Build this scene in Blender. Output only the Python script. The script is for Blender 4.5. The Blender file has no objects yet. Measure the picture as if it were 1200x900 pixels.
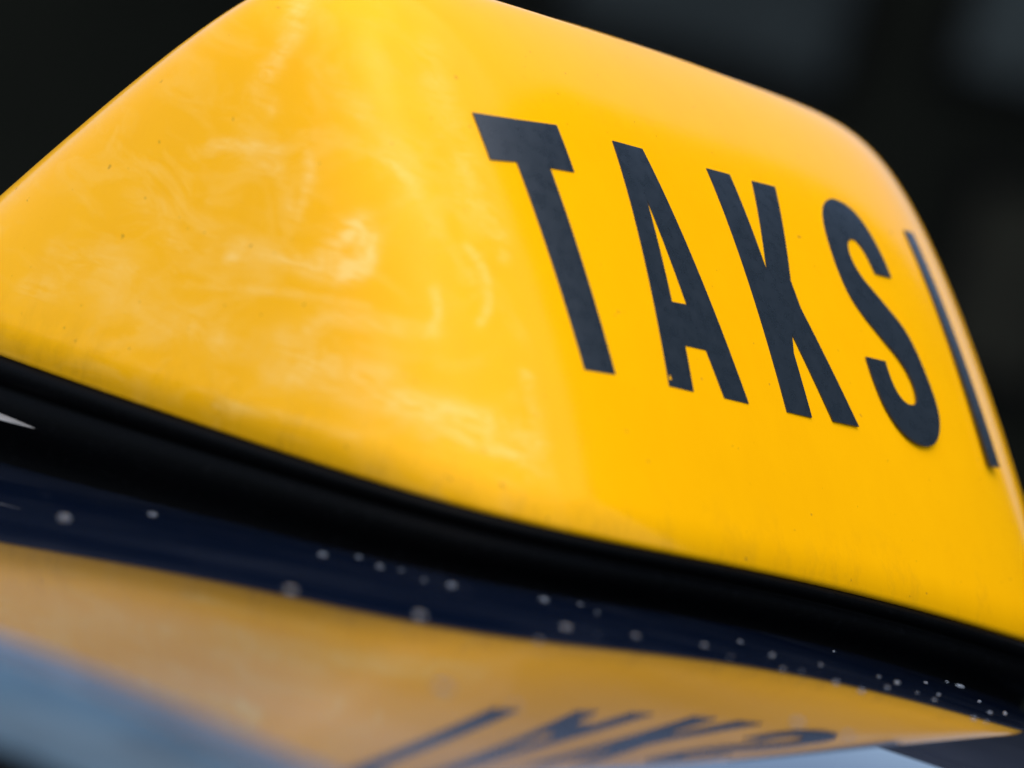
import bpy, bmesh, math, random
import numpy as np
from mathutils import Vector, Matrix, geometry
from math import radians, sin, cos
random.seed(4); rng = np.random.default_rng(4)
S = bpy.context.scene
COL = S.collection

# ---------------------------------------------------------------- camera
P = [0.113735,63.57312,38.894272,0.105491,0.004181,0.130992,10.722445,81.107767,0.101962,0.001052,5.311905,3.011542,52.316401,2.716727,16.095399,0.002093,-0.018388,0.013643,-0.020301,-0.016685]
(H, K_, BETA, B0, BULB, A0, ALPHA, KA, HA, BULA, N0, N1, PSI, ELEV, ROLL, SX, SZ, C1, C2, C3) = P
BETA, ALPHA, PSI, ELEV, ROLL = [radians(a) for a in (BETA, ALPHA, PSI, ELEV, ROLL)]
cam_loc = Vector((0, -cos(ELEV), sin(ELEV)))
fwd = -cam_loc.normalized(); right0 = Vector((1, 0, 0)); up0 = right0.cross(fwd)
right = right0 * cos(ROLL) + up0 * sin(ROLL)
up = up0 * cos(ROLL) - right0 * sin(ROLL)
cd = bpy.data.cameras.new('camera'); cam = bpy.data.objects.new('camera', cd); COL.objects.link(cam)
m = Matrix((right, up, -fwd)).transposed().to_4x4(); m.translation = cam_loc
cam.matrix_world = m
cd.sensor_width = 36; cd.lens = 36 * 5000 / 1200
cd.clip_start = .02; cd.clip_end = 400
cd.dof.use_dof = True; cd.dof.focus_distance = .945; cd.dof.aperture_fstop = 8.5
S.camera = cam

# ---------------------------------------------------------------- world and sun
SUN_EL, SUN_AZ = 72, 196     # degrees; azimuth clockwise from +Y (the view direction)
w = bpy.data.worlds.new('World'); S.world = w; w.use_nodes = True
nt = w.node_tree; bg = nt.nodes['Background']
sky = nt.nodes.new('ShaderNodeTexSky'); sky.sky_type = 'NISHITA'; sky.sun_disc = False
sky.sun_elevation = radians(SUN_EL); sky.sun_rotation = radians(SUN_AZ)
sky.air_density = 1.0; sky.dust_density = 2.5; sky.ozone_density = 1.2
nt.links.new(sky.outputs[0], bg.inputs[0]); bg.inputs[1].default_value = .15
sd = bpy.data.lights.new('sun', 'SUN'); sun = bpy.data.objects.new('sun', sd); COL.objects.link(sun)
sd.energy = 1.0; sd.angle = radians(110); sd.color = (1, .95, .88)
sv = Vector((sin(radians(SUN_AZ)) * cos(radians(SUN_EL)), cos(radians(SUN_AZ)) * cos(radians(SUN_EL)), sin(radians(SUN_EL))))
sun.rotation_euler = sv.to_track_quat('Z', 'Y').to_euler()
S.view_settings.view_transform = 'Standard'; S.view_settings.look = 'None'
S.view_settings.exposure = .83; S.view_settings.gamma = 1

# ---------------------------------------------------------------- helpers
def link(name, me, mat=None, parent=None, smooth=True):
    o = bpy.data.objects.new(name, me); COL.objects.link(o)
    if mat: me.materials.append(mat)
    if parent: o.parent = parent
    if smooth: me.polygons.foreach_set('use_smooth', [True] * len(me.polygons))
    return o
def mesh(name, v, f):
    me = bpy.data.meshes.new(name); me.from_pydata([tuple(a) for a in v], [], f); me.validate(); me.update(); return me
def grid_mesh(name, G, wrap=False, flip=False):
    nr, nc = G.shape[:2]
    ids = np.arange(nr * nc).reshape(nr, nc)
    b = np.roll(ids, -1, 1) if wrap else ids[:, 1:]
    a = ids if wrap else ids[:, :-1]
    q = np.stack([a[:-1], b[:-1], b[1:], a[1:]], -1).reshape(-1, 4)
    if flip: q = q[:, ::-1]
    me = bpy.data.meshes.new(name)
    me.vertices.add(nr * nc); me.vertices.foreach_set('co', G.reshape(-1).astype(np.float32))
    me.loops.add(q.size); me.loops.foreach_set('vertex_index', q.reshape(-1).astype(np.int32))
    me.polygons.add(len(q)); me.polygons.foreach_set('loop_start', np.arange(0, q.size, 4, dtype=np.int32))
    me.polygons.foreach_set('loop_total', np.full(len(q), 4, np.int32))
    me.update(calc_edges=True); me.validate()
    return me
class NT:
    def __init__(s, name):
        s.m = bpy.data.materials.new(name); s.m.use_nodes = True
        s.t = s.m.node_tree; s.p = s.t.nodes['Principled BSDF']
    def n(s, typ, inp=None, **kw):
        x = s.t.nodes.new(typ)
        for k, v in kw.items(): setattr(x, k, v)
        for k, v in (inp or {}).items():
            if hasattr(v, 'is_output') or isinstance(v, bpy.types.NodeSocket): s.t.links.new(v, x.inputs[k])
            else: x.inputs[k].default_value = v
        return x
    def set(s, **kw):
        for k, v in kw.items():
            k = k.replace('_', ' ')
            if isinstance(v, bpy.types.NodeSocket): s.t.links.new(v, s.p.inputs[k])
            else: s.p.inputs[k].default_value = v
    def math(s, op, a, b=0.0, c=0.0):
        x = s.n('ShaderNodeMath', {0: a, 1: b, 2: c}, operation=op); return x.outputs[0]
    def noise(s, vec, scale, detail=4, rough=.55, dist=0):
        return s.n('ShaderNodeTexNoise', {'Vector': vec, 'Scale': scale, 'Detail': detail, 'Roughness': rough, 'Distortion': dist}).outputs[0]
    def ramp(s, f, lo, hi, a=0.0, b=1.0):
        return s.n('ShaderNodeMapRange', {0: f, 1: lo, 2: hi, 3: a, 4: b}).outputs[0]
    def mix(s, f, a, b):
        x = s.n('ShaderNodeMix', data_type='RGBA')
        for i, v in ((0, f), (6, a), (7, b)):
            if isinstance(v, bpy.types.NodeSocket): s.t.links.new(v, x.inputs[i])
            else: x.inputs[i].default_value = v
        return x.outputs[2]
    def obj(s): return s.n('ShaderNodeTexCoord').outputs['Object']
    def scaled(s, vec, sc, rot=(0, 0, 0)):
        return s.n('ShaderNodeMapping', {0: vec, 2: rot, 3: sc}).outputs[0]
    def attr(s, name): return s.n('ShaderNodeAttribute', attribute_name=name).outputs['Fac']
    def bump(s, h, strength, dist):
        s.t.links.new(s.n('ShaderNodeBump', {'Height': h, 'Strength': strength, 'Distance': dist}).outputs[0], s.p.inputs['Normal'])

# ---------------------------------------------------------------- materials
def mat_shell():
    M = NT('yellow plastic'); o = M.obj()
    tone = M.math('ADD', M.math('MULTIPLY', M.noise(o, 14, 3), .6), M.math('MULTIPLY', M.noise(M.scaled(o, (1, 1, .35)), 120, 4, .65), .4))
    base = M.mix(tone, (.83, .375, .001, 1), (.94, .455, .0015, 1))
    sm = M.attr('smear'); hz = M.attr('dusty')
    swirl = M.noise(M.scaled(o, (1, .55, 1.3)), 38, 5, .6, 2.2)
    fine = M.noise(M.scaled(o, (1, .35, 2.2), (.25, 0, 0)), 190, 5, .68, 1.2)
    blot = M.ramp(M.noise(M.scaled(o, (1, .7, 1.5), (.3, 0, 0)), 60, 5, .62, 1.4), .50, .66, 0, .26)
    film = M.math('MULTIPLY', hz, M.math('ADD', M.ramp(swirl, .50, .74, .02, .22), M.math('MULTIPLY', blot, M.ramp(M.noise(o, 22, 2), .40, .62))))
    film = M.math('ADD', film, M.math('MULTIPLY', sm, M.math('MULTIPLY', M.ramp(fine, .36, .56, .18, 1), M.ramp(M.noise(o, 75, 4, .6, 1.0), .36, .60, .35, 1.25))))
    film = M.math('MINIMUM', M.math('MULTIPLY', film, .72), .75)
    col = M.mix(film, base, (.91, .60, .17, 1))
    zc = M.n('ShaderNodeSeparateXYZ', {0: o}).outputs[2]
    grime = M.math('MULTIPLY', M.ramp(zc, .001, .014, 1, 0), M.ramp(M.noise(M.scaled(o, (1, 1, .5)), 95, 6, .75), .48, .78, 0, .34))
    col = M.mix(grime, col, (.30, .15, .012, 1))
    speck = M.ramp(M.noise(o, 420, 2, .5), .735, .765)
    col = M.mix(M.math('MULTIPLY', speck, .4), col, (.10, .06, .02, 1))
    M.set(Sheen_Weight=M.math('MULTIPLY', hz, .03), Sheen_Roughness=.35, Sheen_Tint=(1, .9, .75, 1))
    r = M.math('ADD', M.math('MULTIPLY', film, .25), M.ramp(fine, .2, .8, .10, .15))
    M.set(Base_Color=col, Roughness=r, IOR=1.19)
    M.bump(M.noise(o, 900, 3, .6), .04, .0003)
    return M.m
YEL1, YEL2 = (.88, .45, .001), (.90, .465, .0015)
def mat_letter():
    M = NT('black vinyl'); o = M.obj()
    n = M.noise(o, 300, 4, .6)
    col = M.mix(M.ramp(n, .45, .8), (.0145, .0215, .0285, 1), (.016, .023, .030, 1))
    M.set(Base_Color=col, Roughness=M.ramp(n, .3, .7, .24, .34), IOR=1.5)
    return M.m
def mat_rubber():
    M = NT('black rubber'); o = M.obj()
    n = M.noise(o, 500, 5, .6)
    col = M.mix(M.ramp(n, .55, .85), (.0008, .0009, .0011, 1), (.004, .0042, .0048, 1))
    M.set(Base_Color=col, Roughness=M.ramp(n, .3, .7, .42, .58), IOR=1.3, Specular_IOR_Level=.10)
    M.bump(M.noise(o, 1300, 3), .15, .0003)
    return M.m
def mat_paint():
    M = NT('navy car paint'); o = M.obj()
    flake = M.noise(o, 2600, 1)
    # wiping streaks and road film along the roof
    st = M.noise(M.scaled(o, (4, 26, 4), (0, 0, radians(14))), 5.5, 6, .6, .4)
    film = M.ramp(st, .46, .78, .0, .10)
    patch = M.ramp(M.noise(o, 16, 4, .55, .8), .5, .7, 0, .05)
    film_veil = M.attr('film_veil')
    film = M.math('ADD', M.math('MULTIPLY', film, M.ramp(film_veil, 0, 1, .45, 1)), M.math('ADD', M.math('MULTIPLY', patch, .6), M.math('MULTIPLY', film_veil, M.ramp(st, .3, .7, .12, .26))))
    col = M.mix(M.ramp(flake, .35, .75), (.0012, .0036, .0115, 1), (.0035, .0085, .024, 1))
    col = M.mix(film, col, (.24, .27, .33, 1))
    spots = M.ramp(M.noise(o, 900, 2, .5), .74, .78)
    col = M.mix(M.math('MULTIPLY', spots, .35), col, (.5, .52, .56, 1))
    M.set(Base_Color=col, Roughness=.4, IOR=1.4, Specular_IOR_Level=0.0, Coat_Weight=1.0, Coat_IOR=1.53, Coat_Roughness=M.math('ADD', M.math('MULTIPLY', film, .05), .003))
    M.bump(M.noise(o, 260, 2, .5), .02, .0002)
    return M.m
def mat_simple(name, c1, c2, rough, scale, metallic=0.0, spec=.5):
    M = NT(name); n = M.noise(M.obj(), scale, 5, .6)
    M.set(Base_Color=M.mix(M.ramp(n, .35, .7), (*c1, 1), (*c2, 1)), Roughness=M.ramp(n, .3, .7, rough * .85, min(1, rough * 1.15)), Metallic=metallic, Specular_IOR_Level=spec)
    return M.m
def mat_water():
    M = NT('milky water')
    n = M.noise(M.obj(), 900, 2)
    M.set(Base_Color=M.mix(n, (.74, .85, .97, 1), (.90, .95, 1, 1)), Roughness=.02, IOR=1.33, Transmission_Weight=.88)
    return M.m
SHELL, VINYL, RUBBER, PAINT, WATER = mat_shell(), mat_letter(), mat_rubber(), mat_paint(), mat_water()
def mat_sky_side():
    M = NT('painted sky reflection'); o = M.obj()
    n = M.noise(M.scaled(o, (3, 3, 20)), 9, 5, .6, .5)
    M.set(Base_Color=M.mix(M.ramp(n, .42, .58), (.006, .028, .045, 1), (.026, .064, .092, 1)), Roughness=.4, Specular_IOR_Level=.3, Coat_Weight=.6, Coat_IOR=1.45, Coat_Roughness=.06)  # reflected sky put into the blue base colour
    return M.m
SKY_SIDE = mat_sky_side()
STEEL = mat_simple('pale grey metal', (.20, .20, .195), (.28, .28, .27), .45, 120, .2)
WALLM = mat_simple('dark stained boards', (.0035, .0042, .003), (.0085, .0095, .0072), .9, .7, spec=.04)
FRAMEM = mat_simple('dark frame paint', (.002, .002, .002), (.003, .003, .003), .7, 3, spec=.04)
PANEM = mat_simple('dull grey pane', (.008, .011, .012), (.044, .055, .055), .6, .8, spec=.04)
PANEM2 = mat_simple('dull brown grey pane', (.009, .009, .0075), (.026, .027, .018), .6, .8, spec=.04)

# ---------------------------------------------------------------- car roof
RC = np.array([-0.03414258,0.00695789,-0.00306016,-0.00435101,0.0005174,-0.00336756,-0.00197604,0.00189125,0.00026382,-0.00028517,0.00066628,-0.00127942,0.00022803,0.00052513,-2.208e-05])
def _poly(X, Y):
    x = X / .1; y = (Y + .1) / .1
    T = [1 + 0*x, x, y, x*x, x*y, y*y, x**3, x*x*y, x*y*y, y**3, x**4, x**3*y, x*x*y*y, x*y**3, y**4]
    return sum(c * t for c, t in zip(RC, T))
def roof_z(X, Y):
    X = np.asarray(X, float); Y = np.asarray(Y, float)
    xc = np.clip(X, -.125, .16); yc = np.clip(Y, -.45, .03); h = 1e-4
    gx = (_poly(xc + h, yc) - _poly(xc - h, yc)) / (2*h); gy = (_poly(xc, yc + h) - _poly(xc, yc - h)) / (2*h)
    # beyond the fitted part the panel goes on as a gently falling crown
    gx = np.where(X < xc, np.clip(gx, .0, .12), np.where(X > xc, np.clip(gx, -.12, 0), gx))
    gy = np.where(Y > yc, np.clip(gy, -.10, 0), gy)
    return _poly(xc, yc) + gx*(X - xc) + gy*(Y - yc) - .28*((X - xc)**2 + (Y - yc)**2)
def rotz(x, y, a): return x*cos(a) - y*sin(a), x*sin(a) + y*cos(a)

roof = bpy.data.objects.new('car_roof', None); COL.objects.link(roof)
roof.location = (.02, -.12, -.06); roof['label'] = 'glossy dark navy car roof, wet and dusty, mirroring the yellow sign standing on it'
roof['category'] = 'car roof'
RO = Vector(roof.location)
# roof panel is laid out along the sign's long axis; its near edge and sides are outside or at the corner of the picture
ROOF_A = radians(50.7)
def roof_pt(s, t, dz=0.0):
    """s along the sign's long axis, t across it (negative: toward the camera's left)."""
    x, y = rotz(s, t, ROOF_A)
    return np.stack([x, y, roof_z(x, y) + dz], -1)
ss = np.linspace(-.296, .75, 176); tt = np.linspace(-.42, .40, 161)
SSg, TTg = np.meshgrid(ss, tt)
top = roof_pt(SSg, TTg)
# turn the rim down so the panel has a real edge
def rim(g, n=5, depth=.012, out=.006):
    ring = []
    return ring
nr, nc = top.shape[:2]
border = [(0, j) for j in range(nc)] + [(i, nc-1) for i in range(1, nr)] + [(nr-1, j) for j in range(nc-2, -1, -1)] + [(i, 0) for i in range(nr-2, 0, -1)]
V = top.reshape(-1, 3).tolist()
Fq = []
for i in range(nr-1):
    for j in range(nc-1):
        a = i*nc + j; Fq.append((a, a+1, a+nc+1, a+nc))
prev = [i*nc + j for i, j in border]
cen = top.reshape(-1, 3).mean(0)
for k, (dn, ou) in enumerate(((.0003, .0008), (.0012, .0016), (.004, .002), (.02, .002))):
    cur = []
    for (i, j) in border:
        p = top[i, j]; d = np.array([(j == nc-1) * 1.0 - (j == 0), (i == nr-1) * 1.0 - (i == 0)])
        d = d / (np.linalg.norm(d) + 1e-9); dx, dy = rotz(d[0], d[1], ROOF_A)
        cur.append(len(V)); V.append([p[0] + dx*ou, p[1] + dy*ou, p[2] - dn])
    L = len(cur)
    for q in range(L):
        r = (q+1) % L; Fq.append((prev[q], cur[q], cur[r], prev[r]))
    prev = cur
V = (np.array(V) - np.array(RO)).tolist()
me = mesh('roof_panel', V, Fq)
# road film spread so it puts a pale veil into the reflection
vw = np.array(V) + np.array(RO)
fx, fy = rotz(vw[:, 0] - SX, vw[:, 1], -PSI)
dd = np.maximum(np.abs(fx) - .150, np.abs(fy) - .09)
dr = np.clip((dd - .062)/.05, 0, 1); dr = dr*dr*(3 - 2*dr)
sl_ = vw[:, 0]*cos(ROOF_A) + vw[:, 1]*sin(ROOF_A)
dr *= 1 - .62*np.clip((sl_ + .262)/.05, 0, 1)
at = me.attributes.new('film_veil', 'FLOAT', 'POINT'); at.data.foreach_set('value', dr.astype(np.float32))
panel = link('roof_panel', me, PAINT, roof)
# the side of the roof: rounded past a joint, sky reflection painted as blue
h = 1e-3
e0 = roof_pt(np.full(len(tt), -.296), tt); e1 = roof_pt(np.full(len(tt), -.296 + h), tt); sl = (e0 - e1)/h
def side_rows(od):
    out = []
    for o_, d_ in od:
        q = e0 + sl*o_; q[:, 2] -= d_; out.append(q - np.array(RO))
    return np.array(out)
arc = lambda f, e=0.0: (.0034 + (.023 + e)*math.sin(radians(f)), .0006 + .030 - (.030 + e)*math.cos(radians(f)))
link('sky_tinted_side', grid_mesh('sky_tinted_side', side_rows([(.0032, .014), (.0032, .0022), (.0034, .0011)] + [arc(f) for f in range(3, 49, 3)] + [(arc(48)[0] - .002, arc(48)[1] + .004)]), flip=True), SKY_SIDE, roof)
link('dark_corner_strip', grid_mesh('dark_corner_strip', side_rows([(arc(47)[0] - .004, arc(47)[1] + .002), arc(47.5, .0004), arc(49, .0012), arc(53, .0018)] + [arc(f, .0018) for f in range(58, 91, 5)] + [(.030, .05), (.031, .09)]), flip=True), RUBBER, roof)  # added black strip, stands in for the dark reflection in the corner

# ---------------------------------------------------------------- taxi sign
sign = bpy.data.objects.new('taxi_sign', None); COL.objects.link(sign)
sign.location = (SX, 0, SZ); sign.rotation_euler = (0, 0, PSI)
sign['label'] = 'yellow plastic taxi roof sign with sloping face lettered TAKSI, dusty end'
sign['category'] = 'taxi sign'

def bz(z):
    q = z / H
    return B0 - (z*np.sin(BETA) - np.log(np.maximum(1 - np.exp(np.minimum(K_*(z-H), -1e-9)), 1e-12))/K_)/np.cos(BETA) + BULB*4*q*(1-q)
def az(z):
    q = z / H
    return A0 - (z*np.sin(ALPHA) - np.log(np.maximum(1 - np.exp(np.minimum(KA*(z-HA), -1e-9)), 1e-12))/KA)/np.cos(ALPHA) + BULA*4*q*(1-q)
zz = np.linspace(0, H, 4000); bb = bz(zz); aa = az(zz)
ZC = zz[max(int(np.argmin((bb > .0005) & (aa > .0005))) - 1, 1)]
def contour(a, b, n, N):
    th = np.linspace(0, np.pi/2, 900)
    x = np.cos(th)**(2/n)*a; y = np.sin(th)**(2/n)*b
    d = np.r_[0, np.cumsum(np.hypot(np.diff(x), np.diff(y)))]
    s = np.linspace(0, d[-1], N//4 + 1)[:-1]
    qx = np.interp(s, d, x); qy = np.interp(s, d, y)
    qx2 = np.interp(d[-1]-s, d, x); qy2 = np.interp(d[-1]-s, d, y)
    return np.r_[qx, -qx2, -qx, qx2], np.r_[qy, qy2, -qy, -qy2]
def deform(G):
    """follow the crown of the roof at the foot of the sign."""
    X = G[..., 0]*cos(PSI) - G[..., 1]*sin(PSI)
    q = np.clip(1 - G[..., 2]/H, 0, 1)
    G = G.copy(); G[..., 2] += (C1*X + C2*10*X**2 + C3*100*X**3)*q
    return G
NTH = 1440
def wall_grid(zs, N):
    G = np.zeros((len(zs), N, 3))
    for i, z in enumerate(zs):
        X, Y = contour(az(z), bz(z), N0 + (N1-N0)*z/ZC, N)
        G[i, :, 0] = X; G[i, :, 1] = Y; G[i, :, 2] = z
    return G
zs = ZC*(1 - (1 - np.linspace(0, 1, 190))**1.7)
zs = np.r_[zs[:1], .0006, .0012, .0018, .0025, .0033, .0042, .0052, zs[zs > .0058]]
G = wall_grid(zs, NTH)
def outward(c):
    t = np.roll(c, -1, 0) - np.roll(c, 1, 0); n = np.stack([t[:, 1], -t[:, 0]], -1)
    return n / (np.linalg.norm(n, axis=1, keepdims=True) + 1e-12)
on = outward(G[0, :, :2])
for i, z in enumerate(zs):
    if z < .007: G[i, :, :2] -= on*.0019*(1 - z/.007)**2
low = []
for dz, ins in ((-.0010, .0042), (-.0016, .0022), (-.0013, .0009), (-.0006, .00015)):
    r = G[0].copy(); r[:, :2] -= on*ins; r[:, 2] = dz; low.append(r)
cap = []
for sc, dz in ((.92, .00022), (.75, .00045), (.5, .0006), (.25, .00068), (.02, .0007)):
    r = G[-1].copy(); r[:, :2] *= sc; r[:, 2] += dz; cap.append(r)
G = deform(np.concatenate([np.array(low), G, np.array(cap)], 0))
me = grid_mesh('shell', G, wrap=True)
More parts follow.
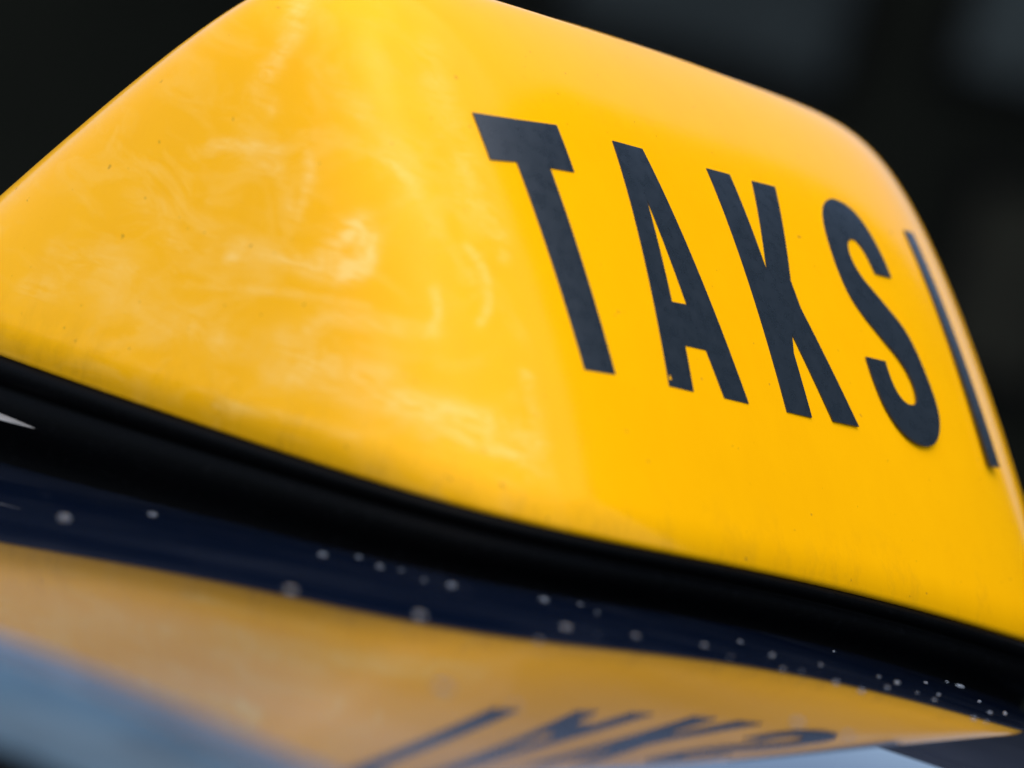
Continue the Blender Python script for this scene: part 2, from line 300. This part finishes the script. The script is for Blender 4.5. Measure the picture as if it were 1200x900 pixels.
# close the crest
# dust smears left by a wiping hand on the end of the sign (soft strokes, on the surface)
STROKES = [[0.0026,0.55,[[-0.1094,0.0017,0.0891],[-0.1114,-0.0004,0.0861],[-0.1129,-0.0018,0.0833],[-0.1142,-0.0024,0.0804],[-0.1153,-0.0026,0.0776],[-0.1163,-0.0025,0.0748],[-0.1171,-0.0021,0.0721],[-0.1179,-0.0016,0.0694]]],[0.0018,0.4,[[-0.1185,-0.0018,0.0671],[-0.1188,-0.0047,0.066],[-0.1191,-0.0076,0.0649]]],[0.0026,0.3,[[-0.1157,-0.0177,0.0741],[-0.1155,-0.0208,0.073],[-0.1152,-0.0236,0.0718],[-0.115,-0.0263,0.0703],[-0.1148,-0.0288,0.0686]]],[0.0014,0.45,[[-0.1217,0.0039,0.0533],[-0.1214,0.0008,0.0547],[-0.1212,-0.0026,0.0555],[-0.1211,-0.0062,0.056],[-0.121,-0.0099,0.0564],[-0.1209,-0.0133,0.0569],[-0.1206,-0.0164,0.058],[-0.12,-0.0189,0.0597]]],[0.0018,0.35,[[-0.1217,-0.0074,0.0533],[-0.1217,-0.0114,0.0533],[-0.1216,-0.0154,0.0532]]],[0.0012,0.4,[[-0.12,-0.0199,0.0596],[-0.1204,-0.0223,0.0574],[-0.1208,-0.0239,0.055],[-0.1214,-0.0249,0.0524],[-0.122,-0.0255,0.0498],[-0.1225,-0.0258,0.0472],[-0.1231,-0.0259,0.0446]]],[0.0018,0.3,[[-0.1217,-0.0176,0.0528],[-0.1222,-0.0192,0.0503],[-0.1226,-0.0212,0.048],[-0.1229,-0.0235,0.0459],[-0.1232,-0.0261,0.0439]]],[0.0014,0.3,[[-0.1198,-0.0184,0.0606],[-0.1193,-0.0213,0.0616],[-0.1187,-0.0243,0.0623],[-0.118,-0.0272,0.0628],[-0.1171,-0.0301,0.063],[-0.1162,-0.0328,0.0628],[-0.1151,-0.0354,0.0624],[-0.1141,-0.0379,0.0616],[-0.1132,-0.0404,0.0606],[-0.1125,-0.0427,0.0592],[-0.112,-0.045,0.0574],[-0.1117,-0.0473,0.0554]]],[0.0022,0.22,[[-0.1139,-0.0322,0.0673],[-0.1133,-0.0348,0.0658],[-0.1128,-0.0372,0.0642],[-0.1124,-0.0396,0.0624],[-0.1121,-0.0419,0.0605],[-0.1119,-0.0441,0.0585],[-0.1117,-0.0463,0.0564],[-0.1115,-0.0485,0.0544],[-0.1113,-0.0506,0.0523],[-0.1109,-0.0528,0.0504]]],[0.002,0.55,[[-0.1256,-0.0135,0.0327],[-0.1253,-0.0161,0.0343],[-0.1251,-0.0189,0.0353],[-0.125,-0.022,0.0359],[-0.1248,-0.0251,0.0361],[-0.1247,-0.0283,0.0361],[-0.1246,-0.0315,0.036],[-0.1244,-0.0346,0.0359],[-0.1241,-0.0377,0.0359],[-0.1236,-0.0405,0.0362],[-0.123,-0.0431,0.0369]]],[0.0026,0.8,[[-0.1229,-0.0427,0.0375],[-0.1218,-0.0447,0.0393],[-0.1209,-0.0447,0.0419],[-0.1204,-0.0432,0.0446],[-0.1204,-0.0407,0.0465]]],[0.0028,0.7,[[-0.1205,-0.0411,0.0459],[-0.1217,-0.0386,0.0441],[-0.1227,-0.0378,0.0411],[-0.1237,-0.0366,0.0382]]],[0.0014,0.45,[[-0.1247,-0.0319,0.0353],[-0.1246,-0.0347,0.035],[-0.1243,-0.0379,0.0349],[-0.1239,-0.041,0.035],[-0.1232,-0.0438,0.0356],[-0.1224,-0.0458,0.0367],[-0.1215,-0.0469,0.0385],[-0.1205,-0.0467,0.0412]]],[0.0008,0.3,[[-0.1272,-0.0013,0.0238],[-0.1271,-0.0046,0.0244],[-0.127,-0.0079,0.025],[-0.1268,-0.0112,0.0256],[-0.1267,-0.0145,0.0262],[-0.1266,-0.0177,0.0268],[-0.1265,-0.021,0.0274],[-0.1264,-0.0242,0.028],[-0.1262,-0.0274,0.0285],[-0.126,-0.0305,0.0291],[-0.1258,-0.0337,0.0296],[-0.1255,-0.0367,0.03],[-0.1252,-0.0397,0.0304],[-0.1247,-0.0426,0.0308],[-0.1242,-0.0455,0.0311],[-0.1236,-0.0483,0.0313],[-0.1229,-0.0509,0.0315]]],[0.002,0.4,[[-0.1266,-0.0409,0.0235],[-0.1259,-0.0429,0.0256],[-0.1253,-0.0453,0.027],[-0.1247,-0.0478,0.0278],[-0.124,-0.0504,0.0283],[-0.1233,-0.0531,0.0286],[-0.1224,-0.0558,0.0287],[-0.1214,-0.0582,0.0288],[-0.1202,-0.0605,0.0291],[-0.1188,-0.0625,0.0296],[-0.1172,-0.0641,0.0306]]],[0.001,0.4,[[-0.1171,-0.064,0.0307],[-0.1156,-0.0633,0.0335],[-0.1148,-0.0619,0.0362],[-0.1146,-0.0597,0.0387]]],[0.001,0.3,[[-0.1059,-0.0582,0.0488],[-0.1049,-0.06,0.0474],[-0.1042,-0.0619,0.0457],[-0.104,-0.0637,0.0437],[-0.1042,-0.0655,0.0416],[-0.105,-0.067,0.0393],[-0.1065,-0.0682,0.0369],[-0.1086,-0.0689,0.0345]]],[0.0044,0.5,[[-0.128,-0.0355,0.0176],[-0.1278,-0.0388,0.0178],[-0.1276,-0.042,0.018],[-0.1273,-0.0452,0.0181],[-0.127,-0.0483,0.0183],[-0.1266,-0.0513,0.0183],[-0.1261,-0.0543,0.0184],[-0.1255,-0.0571,0.0184],[-0.1249,-0.0599,0.0184]]],[0.0032,0.4,[[-0.1287,-0.0366,0.0132],[-0.1285,-0.0398,0.0135],[-0.1283,-0.043,0.0138],[-0.1281,-0.0461,0.014],[-0.1278,-0.0492,0.0142],[-0.1274,-0.0522,0.0144],[-0.127,-0.0551,0.0144],[-0.1265,-0.058,0.0145],[-0.1259,-0.0608,0.0145],[-0.1252,-0.0635,0.0145],[-0.1243,-0.066,0.0145],[-0.1234,-0.0685,0.0145],[-0.1223,-0.0709,0.0144],[-0.1211,-0.0732,0.0144],[-0.1198,-0.0753,0.0143],[-0.1183,-0.0774,0.0142],[-0.1167,-0.0793,0.0142],[-0.1149,-0.0811,0.0141]]],[0.0024,0.45,[[-0.1254,-0.0614,0.0156],[-0.1246,-0.0639,0.0158],[-0.1237,-0.0663,0.0159],[-0.1226,-0.0686,0.0161],[-0.1215,-0.0708,0.0162],[-0.1202,-0.0729,0.0163],[-0.1187,-0.0749,0.0164],[-0.1171,-0.0768,0.0165],[-0.1155,-0.0786,0.0165],[-0.1137,-0.0803,0.0164],[-0.1118,-0.0819,0.0162],[-0.1098,-0.0835,0.016],[-0.1078,-0.085,0.0156],[-0.1057,-0.0865,0.0152],[-0.1036,-0.0879,0.0146]]],[0.0018,0.4,[[-0.1221,-0.0741,0.0115],[-0.1207,-0.0764,0.0116],[-0.1191,-0.0786,0.0117],[-0.1174,-0.0806,0.0117],[-0.1155,-0.0825,0.0117],[-0.1135,-0.0844,0.0117],[-0.1113,-0.0861,0.0116],[-0.109,-0.0876,0.0115],[-0.1065,-0.0891,0.0113]]],[0.0016,0.35,[[-0.1015,-0.079,0.027],[-0.1019,-0.0807,0.0247],[-0.1023,-0.0824,0.0223],[-0.1027,-0.0841,0.02],[-0.1031,-0.0857,0.0177],[-0.1034,-0.0874,0.0153],[-0.1038,-0.0891,0.013]]],[0.001,0.3,[[-0.1305,-0.025,0.0029],[-0.1304,-0.0283,0.0035],[-0.1303,-0.0316,0.0039],[-0.1302,-0.0348,0.0044],[-0.1301,-0.038,0.0047],[-0.13,-0.0412,0.0051],[-0.1298,-0.0444,0.0054],[-0.1296,-0.0475,0.0056],[-0.1294,-0.0506,0.0058],[-0.1291,-0.0537,0.006],[-0.1288,-0.0567,0.0061],[-0.1284,-0.0596,0.0061],[-0.1279,-0.0624,0.0061]]],[0.0024,0.25,[[-0.1271,0.0349,0.0225],[-0.1271,0.031,0.0232],[-0.1271,0.0271,0.0237],[-0.1271,0.0232,0.0241],[-0.1271,0.0194,0.0242],[-0.1271,0.0156,0.0241],[-0.1271,0.0118,0.0239],[-0.1272,0.008,0.0235],[-0.1273,0.0042,0.0229],[-0.1275,0.0003,0.0221]]],[0.0032,0.25,[[-0.1287,0.0376,0.0131],[-0.1286,0.034,0.0141],[-0.1286,0.0303,0.0149],[-0.1285,0.0267,0.0155],[-0.1284,0.0231,0.016],[-0.1284,0.0195,0.0164],[-0.1283,0.0158,0.0167],[-0.1283,0.0122,0.0169],[-0.1283,0.0085,0.017],[-0.1283,0.0049,0.017],[-0.1283,0.0012,0.017],[-0.1283,-0.0024,0.017],[-0.1283,-0.006,0.0169],[-0.1283,-0.0096,0.0168],[-0.1283,-0.0132,0.0168],[-0.1283,-0.0167,0.0167],[-0.1283,-0.0202,0.0166]]],[0.0024,0.2,[[-0.1243,0.0205,0.0394],[-0.1245,0.0163,0.0388],[-0.1247,0.0124,0.0379],[-0.1249,0.0089,0.0366],[-0.1252,0.0056,0.035],[-0.1256,0.0027,0.033],[-0.126,0.0,0.0307]]],[0.004,0.22,[[-0.0967,-0.0265,0.086],[-0.0981,-0.0289,0.0835],[-0.099,-0.0312,0.081],[-0.0996,-0.0334,0.0787],[-0.1,-0.0355,0.0764],[-0.1002,-0.0376,0.0742],[-0.1002,-0.0397,0.0721],[-0.1002,-0.0418,0.07],[-0.1,-0.0438,0.068],[-0.0998,-0.0459,0.066],[-0.0996,-0.0479,0.0639],[-0.0994,-0.0499,0.0619],[-0.0993,-0.0518,0.0598],[-0.0992,-0.0538,0.0577],[-0.0992,-0.0557,0.0555],[-0.0994,-0.0576,0.0533]]],[0.0016,0.3,[[-0.1036,-0.0508,0.0585],[-0.1011,-0.0526,0.058],[-0.0991,-0.0544,0.0571],[-0.0979,-0.0561,0.0557],[-0.0973,-0.058,0.0539],[-0.0975,-0.0599,0.0517],[-0.0983,-0.0619,0.049]]]]
vv = G.reshape(-1, 3)
sme = np.zeros(len(vv))
cand = np.where(vv[:, 0] < -.03)[0]
for wd, st, pts in STROKES:
    pts = np.array(pts)
    lo = pts.min(0) - 3*wd; hi = pts.max(0) + 3*wd
    c_ = cand[np.all((vv[cand] > lo) & (vv[cand] < hi), 1)]
    q = vv[c_]; dmin = np.full(len(c_), 9.)
    for a, b in zip(pts[:-1], pts[1:]):
        ab = b - a; t = np.clip((q - a) @ ab / (ab @ ab + 1e-12), 0, 1)
        dmin = np.minimum(dmin, np.linalg.norm(q - a - t[:, None]*ab, axis=1))
    f = np.exp(-(dmin/(wd*1.1))**2)*st*1.2
    sme[c_] = np.maximum(sme[c_], f) + .35*np.minimum(sme[c_], f)
dx = vv[:, 0] + .62*(vv[:, 2]-.03) * .12
dus = np.clip((-.0975 - .0015*np.sin(vv[:, 2]*160) - vv[:, 0])/.004, 0, 1); dus = dus*dus*(3-2*dus)
for nm, arr in (('smear', sme), ('dusty', dus)):
    at = me.attributes.new(nm, 'FLOAT', 'POINT'); at.data.foreach_set('value', arr.astype(np.float32))
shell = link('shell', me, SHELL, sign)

# rubber gasket between the shell and the roof
NG = 720
g0 = wall_grid([0.0], NG)[0]; on = outward(g0[:, :2])
gd = deform(g0[None])[0]
rows = []
PROF = [(-.06, -.008), (-.02, -.0030), (.02, -.0016), (.06, -.0009), (.11, -.0006), (.17, -.0008), (.22, -.0014), (.25, -.0024), (.28, -.0028),
        (.32, -.0024), (.38, -.0019), (.46, -.0017), (.55, -.0018), (.63, -.0023), (.70, -.0031), (.77, -.0041), (.85, -.0050), (.93, -.0055), (1.0, -.0056), (1.04, -.0056)]
for f, ou in PROF:
    r = g0.copy(); r[:, :2] += on*ou
    X = SX + r[:, 0]*cos(PSI) - r[:, 1]*sin(PSI); Y = r[:, 0]*sin(PSI) + r[:, 1]*cos(PSI)
    zb = roof_z(X, Y) - SZ
    zt = gd[:, 2] - .0012
    r[:, 2] = zt + (zb - zt)*f
    rows.append(r)
gr = np.array(rows)[::-1]
gasket = link('gasket', grid_mesh('gasket', gr, wrap=True), RUBBER, sign)

# lettering: cut vinyl laid on the sloping face
FG = wall_grid(np.linspace(.02, .088, 120), 1440)
FY = []
for row in FG:
    mk = row[:, 1] < 0; o = np.argsort(row[mk, 0]); FY.append((row[mk, 0][o], row[mk, 1][o]))
zrow = FG[:, 0, 2]
def face_pt(x, z):
    i = int(np.clip(np.searchsorted(zrow, z) - 1, 0, len(zrow)-2)); f = (z - zrow[i])/(zrow[i+1]-zrow[i])
    y = np.interp(x, *FY[i])*(1-f) + np.interp(x, *FY[i+1])*f
    return np.array([x, y, z])
def face(x, z, off=0.0):
    p = face_pt(x, z)
    if off:
        h = 4e-4; n = np.cross(face_pt(x+h, z) - face_pt(x-h, z), face_pt(x, z+h) - face_pt(x, z-h)); n /= np.linalg.norm(n)
        p = p + n*off
    return p
def bez(pts, n=7):
    """closed list; entries (x,z) are corners, (x,z,'c') are smoothed curve points (Catmull-Rom through them)."""
    out = []; N = len(pts)
    for i in range(N):
        a, b = pts[i], pts[(i+1) % N]
        if len(a) == 2 and len(b) == 2:
            m_ = max(1, int(math.hypot(b[0]-a[0], b[1]-a[1])/.12))
            for k in range(m_): out.append((a[0] + (b[0]-a[0])*k/m_, a[1] + (b[1]-a[1])*k/m_))
        else:
            p0 = pts[i-1] if len(a) == 3 else a; p3 = pts[(i+2) % N] if len(b) == 3 else b
            for k in range(n):
                t = k/n; q = []
                for d in (0, 1):
                    q.append(.5*(2*a[d] + (b[d]-p0[d])*t + (2*p0[d]-5*a[d]+4*b[d]-p3[d])*t*t + (3*a[d]-p0[d]-3*b[d]+p3[d])*t**3))
                out.append(tuple(q))
    return out
def letter(label, outer, holes=()):
    loops = [bez(l) for l in (outer,) + tuple(holes)]
    pts = []; edges = []
    for l in loops:
        s = len(pts); pts += l; edges += [(s+k, s + (k+1) % len(l)) for k in range(len(l))]
    def inside(x, z, l):
        c = False
        for (x1, z1), (x2, z2) in zip(l, l[1:] + l[:1]):
            if (z1 > z) != (z2 > z) and x < (x2-x1)*(z-z1)/(z2-z1) + x1: c = not c
        return c
    ok = lambda x, z: inside(x, z, loops[0]) and not any(inside(x, z, h) for h in loops[1:])
    xs = [q[0] for q in loops[0]]; zs_ = [q[1] for q in loops[0]]
    allp = list(pts); bp = np.array(pts)
    for x in np.arange(min(xs), max(xs), .11):
        for z in np.arange(min(zs_), max(zs_), .11):
            if ok(x, z) and np.min((bp[:, 0]-x)**2 + (bp[:, 1]-z)**2) > .05**2: allp.append((x, z))
    v2, _, tris, *_ = geometry.delaunay_2d_cdt([Vector(q) for q in allp], edges, [], 0, 1e-5)
    tris = [t for t in tris if ok(sum(v2[i].x for i in t)/3, sum(v2[i].y for i in t)/3)]
    V = [face(q.x/100, q.y/100, .00022) for q in v2]
    F_ = []
    for t in tris:
        a, b, c = [np.array(V[i]) for i in t]
        F_.append(tuple(t) if np.cross(b-a, c-a)[1] < 0 else tuple(t[::-1]))
    # cut edge of the vinyl, down into the plastic
    from collections import Counter
    ec = Counter()
    for t in F_:
        for k in range(3): ec[(t[k], t[(k+1) % 3])] += 1
    lowmap = {}
    for (a, b) in [e for e in ec if (e[1], e[0]) not in ec]:
        for i in (a, b):
            if i not in lowmap: lowmap[i] = len(V); V.append(face(v2[i].x/100, v2[i].y/100, -.0001))
        F_.append((a, lowmap[a], lowmap[b], b))
    o = link('letter', mesh('letter', V, F_), VINYL, sign, smooth=False); o['label'] = label
    return o
c = 'c'
letter('black capital letter T', [(-9.32, 7.57), (-6.77, 7.83), (-6.81, 6.96), (-7.60, 6.90), (-7.61, 3.14), (-8.55, 3.09), (-8.59, 6.83), (-9.33, 6.72)])
letter('black capital letter A', [(-4.86, 7.86), (-3.75, 7.88), (-2.83, 3.19), (-3.77, 3.19), (-3.98, 4.06), (-4.76, 4.05), (-4.93, 3.17), (-5.81, 3.17)],
       [[(-4.41, 6.86), (-4.22, 4.89), (-4.77, 4.87)], [(-5.76, 3.30), (-5.66, 3.42), (-5.62, 3.30)]])
letter('black capital letter K', [(-1.26, 7.89), (-.30, 7.91), (-.30, 6.05), (.62, 7.92), (1.62, 7.95), (.63, 5.98), (.67, 5.45), (1.69, 3.25), (.62, 3.24), (-.10, 4.85), (-.28, 4.45), (-.29, 3.21), (-1.29, 3.21)])
letter('black capital letter S', [(5.66, 6.68), (5.63, 7.10, c), (5.46, 7.60, c), (5.12, 7.95, c), (4.60, 8.08, c), (4.08, 8.05, c), (3.60, 7.84, c), (3.28, 7.48, c), (3.12, 7.02, c), (3.08, 6.52, c), (3.20, 6.02, c), (3.54, 5.64, c),
        (4.05, 5.27, c), (4.58, 4.90, c), (4.84, 4.55, c), (4.86, 4.25, c), (4.72, 4.06, c), (4.40, 3.98, c), (4.10, 4.05, c), (3.90, 4.26, c), (3.83, 4.56, c), (3.84, 4.79), (2.98, 4.78),
        (3.01, 4.34, c), (3.16, 3.85, c), (3.50, 3.46, c), (4.00, 3.22, c), (4.58, 3.17, c), (5.14, 3.32, c), (5.54, 3.66, c), (5.72, 4.06, c), (5.70, 4.58, c), (5.56, 5.20, c), (5.32, 5.62, c),
        (4.92, 5.93, c), (4.46, 6.25, c), (4.10, 6.52, c), (3.94, 6.82, c), (4.00, 7.10, c), (4.24, 7.27, c), (4.54, 7.28, c), (4.76, 7.08, c), (4.86, 6.78, c), (4.89, 6.67)])
letter('black capital letter I, thin at the turning edge', [(7.72, 7.88), (8.28, 7.88), (8.28, 3.06), (7.74, 3.06)])

# pale metal clip poking along the gasket at the far left
ca, cb = np.array([-.1085, -.0800, -.0338]), np.array([-.0932, -.0935, -.0331])
V = []; Fc = []
NS, NR = 14, 10
ax = (cb-ca); Ln = np.linalg.norm(ax); ax /= Ln
side = np.cross(ax, [0, 0, 1]); side /= np.linalg.norm(side); upv = np.cross(side, ax)
for i in range(NS+1):
    t = i/NS; r = (1-t)**.8
    for k in range(NR):
        a = 2*math.pi*k/NR
        V.append(ca + ax*Ln*t + side*(.0030*r*cos(a) + .0022) + upv*(-.0008*r*cos(a) + .0003*r*sin(a) + .0004))
for i in range(NS):
    for k in range(NR):
        Fc.append((i*NR+k, (i+1)*NR+k, (i+1)*NR+(k+1) % NR, i*NR+(k+1) % NR))
Fc.append(tuple(range(NR)))
V = np.array(V) - np.array([SX, 0, SZ]); x, y = rotz(V[:, 0], V[:, 1], -PSI); V = np.stack([x, y, V[:, 2]], -1)
clip = link('clip', mesh('clip', V, Fc), STEEL, sign); clip['label'] = 'pale grey pointed metal clip at the foot of the sign'

# ---------------------------------------------------------------- ground
GRM = mat_simple('asphalt', (.035, .035, .036), (.06, .06, .06), .9, 6)
gnd = link('ground', mesh('ground', [(-80, -80, -1.604), (80, -80, -1.604), (80, 80, -1.604), (-80, 80, -1.604)], [(0, 1, 2, 3)]), GRM, smooth=False)
gnd['kind'] = 'structure'

# ---------------------------------------------------------------- dark building far behind
bld = bpy.data.objects.new('building', None); COL.objects.link(bld)
BY = 12.0
bld.location = (2, BY, -1.6); bld['label'] = 'very dark blurred building standing behind the taxi sign'; bld['category'] = 'building'
def at_wall(px, py, y=BY):
    u, v = (px-600)/5000, (py-450)/5000
    d = fwd + right*u - up*v; t = (y - cam_loc.y)/d.y
    return cam_loc + d*t
def box_bm(bm, x0, x1, y0, y1, z0, z1):
    r = bmesh.ops.create_cube(bm, size=1)
    for v in r['verts']: v.co = Vector((x0 + (v.co.x+.5)*(x1-x0), y0 + (v.co.y+.5)*(y1-y0), z0 + (v.co.z+.5)*(z1-z0)))
def box_obj(name, boxes, mat, parent):
    bm = bmesh.new()
    for b in boxes: box_bm(bm, *b)
    me = bpy.data.meshes.new(name); bm.to_mesh(me); bm.free()
    return link(name, me, mat, parent, smooth=False)
box_obj('wall', [(-15, 15, 0, 6, 0, 4.0)], WALLM, bld)
box_obj('wall', [(5.2, 12, -9, -.003, 0, 13)], WALLM, bld)  # unseen tall wing, added so the lettered face reflects dark
box_obj('roof', [(4.8, 12.4, -9.4, -.75, 13.003, 13.2)], FRAMEM, bld)  # roof of the added unseen wing
box_obj('roof', [(-15.4, 15.4, -.7, 6.4, 4.0+.003, 4.0+.16)], FRAMEM, bld)
for (px, py, wd, hg, mt) in [(840,-40,.85,.5,PANEM),(1185,330,.34,.55,PANEM2),(1215,30,.4,.36,PANEM)]:
    q = at_wall(px, py) - Vector(bld.location)
    fr = box_obj('window', [(q.x-wd/2-.06, q.x+wd/2+.06, -.05, -.004, q.z-hg/2-.06, q.z-hg/2), (q.x-wd/2-.06, q.x+wd/2+.06, -.05, -.004, q.z+hg/2, q.z+hg/2+.06),
                            (q.x-wd/2-.06, q.x-wd/2, -.05, -.004, q.z-hg/2+.001, q.z+hg/2-.001), (q.x+wd/2, q.x+wd/2+.06, -.05, -.004, q.z-hg/2+.001, q.z+hg/2-.001)], FRAMEM, bld)
    box_obj('pane', [(q.x-wd/2+.001, q.x+wd/2-.001, -.02, -.006, q.z-hg/2+.001, q.z+hg/2-.001)], mt, fr)

# ---------------------------------------------------------------- water droplets on the roof
DROPS = [[-0.0766,-0.1716,0.00217],[-0.0627,-0.1367,0.00156],[-0.0267,-0.156,0.00102],[-0.0199,-0.1469,0.0012],[-0.0151,-0.1573,0.00101],[-0.0059,-0.1657,0.00084],[-0.0005,-0.1643,0.00117],[-0.0285,-0.2216,0.00156],[-0.0044,-0.2201,0.00157],[0.0181,-0.1516,0.00119],[0.0255,-0.1425,0.00069],[0.0227,-0.1888,0.00147],[0.0179,-0.216,0.00126],[0.0366,-0.1743,0.00083],[0.0508,-0.1585,0.00085],[0.0833,-0.0742,0.00075],[0.0669,-0.1601,0.00068],[0.0783,-0.1546,0.00102],[0.0836,-0.1551,0.00136],[0.0947,-0.1102,0.0009],[0.1172,-0.029,0.00176],[0.1138,-0.0319,0.00078],[0.1159,-0.1029,0.00091],[0.1093,-0.1331,0.00105],[0.1121,-0.1311,0.0007],[0.1017,-0.122,0.00071],[0.1056,-0.0221,0.00079],[0.0669,-0.226,0.00156],[0.077,-0.2218,0.00157],[0.0031,-0.2865,0.00158],[0.0153,-0.2874,0.00143],[0.0713,-0.1523,0.00051],[0.0559,-0.1661,0.0005],[0.0289,-0.1896,0.00049],[0.104,-0.0782,0.00056],[0.0905,-0.111,0.00054],[0.0982,-0.1197,0.00053],[0.029,-0.1512,0.00034],[0.0594,-0.1306,0.00047],[0.0657,-0.14,0.00059],[0.0767,-0.1279,0.00041],[0.0908,-0.1314,0.00053],[0.1044,-0.1041,0.00036],[0.1165,-0.0765,0.0005],[0.1212,-0.0865,0.00063],[-0.0109,-0.1555,0.0004]]
DROP_LABEL = {
 0: 'largest pale water droplet on the navy roof, leftmost of all droplets',
 1: 'round bright water droplet on navy roof just right of the largest, leftmost one',
 7: 'faint round water droplet on the lower edge of the navy strip, left half',
 8: 'faint wide water droplet on the lower navy strip, below the group of small bright ones',
 11: 'bright mid sized water droplet on navy strip under the letter T',
 18: 'pale round droplet where the navy strip meets the yellow reflection, under letter K',
 20: 'brightest water droplet at the right end of the navy strip, close to the gasket',
 27: 'large soft droplet over the mirrored letter S on the roof',
 28: 'soft whitish droplet at the right tip of the mirrored letter S',
 29: 'soft pale droplet in the yellow reflection, left of the mirrored letter T',
 30: 'soft pale droplet touching the upper end of the mirrored letter T',
 12: 'soft droplet on the border of navy strip and yellow reflection, under the letter T'}
for i, (x, y, r) in enumerate(DROPS):
    r *= random.uniform(.42, .72) if i < 37 else 1
    bm = bmesh.new(); bmesh.ops.create_icosphere(bm, subdivisions=3, radius=1)
    ph = random.random()*6.3; sx_, sy_ = 1 + random.uniform(-.12, .22), 1 + random.uniform(-.15, .12)
    for v in bm.verts:
        a = math.atan2(v.co.y, v.co.x); k = 1 + .22*sin(2*a+ph) + .13*sin(3*a+1.7*ph)
        v.co = Vector((v.co.x*r*sx_*k, v.co.y*r*sy_*k, (v.co.z if v.co.z > 0 else v.co.z*.15)*r*.6))
    me = bpy.data.meshes.new('water_droplet'); bm.to_mesh(me); bm.free()
    o = link('water_droplet', me, WATER)
    h = 1e-4; nx = -(roof_z(x+h, y) - roof_z(x-h, y))/(2*h); ny = -(roof_z(x, y+h) - roof_z(x, y-h))/(2*h)
    o.rotation_mode = 'QUATERNION'; o.rotation_quaternion = Vector((0, 0, 1)).rotation_difference(Vector((nx, ny, 1)).normalized())
    o.location = (x, y, float(roof_z(x, y)))
    o['category'] = 'water droplet'; o['group'] = 'water droplets on the car roof'
    o['label'] = DROP_LABEL.get(i, 'tiny whitish water droplet on the navy roof strip below the gasket')
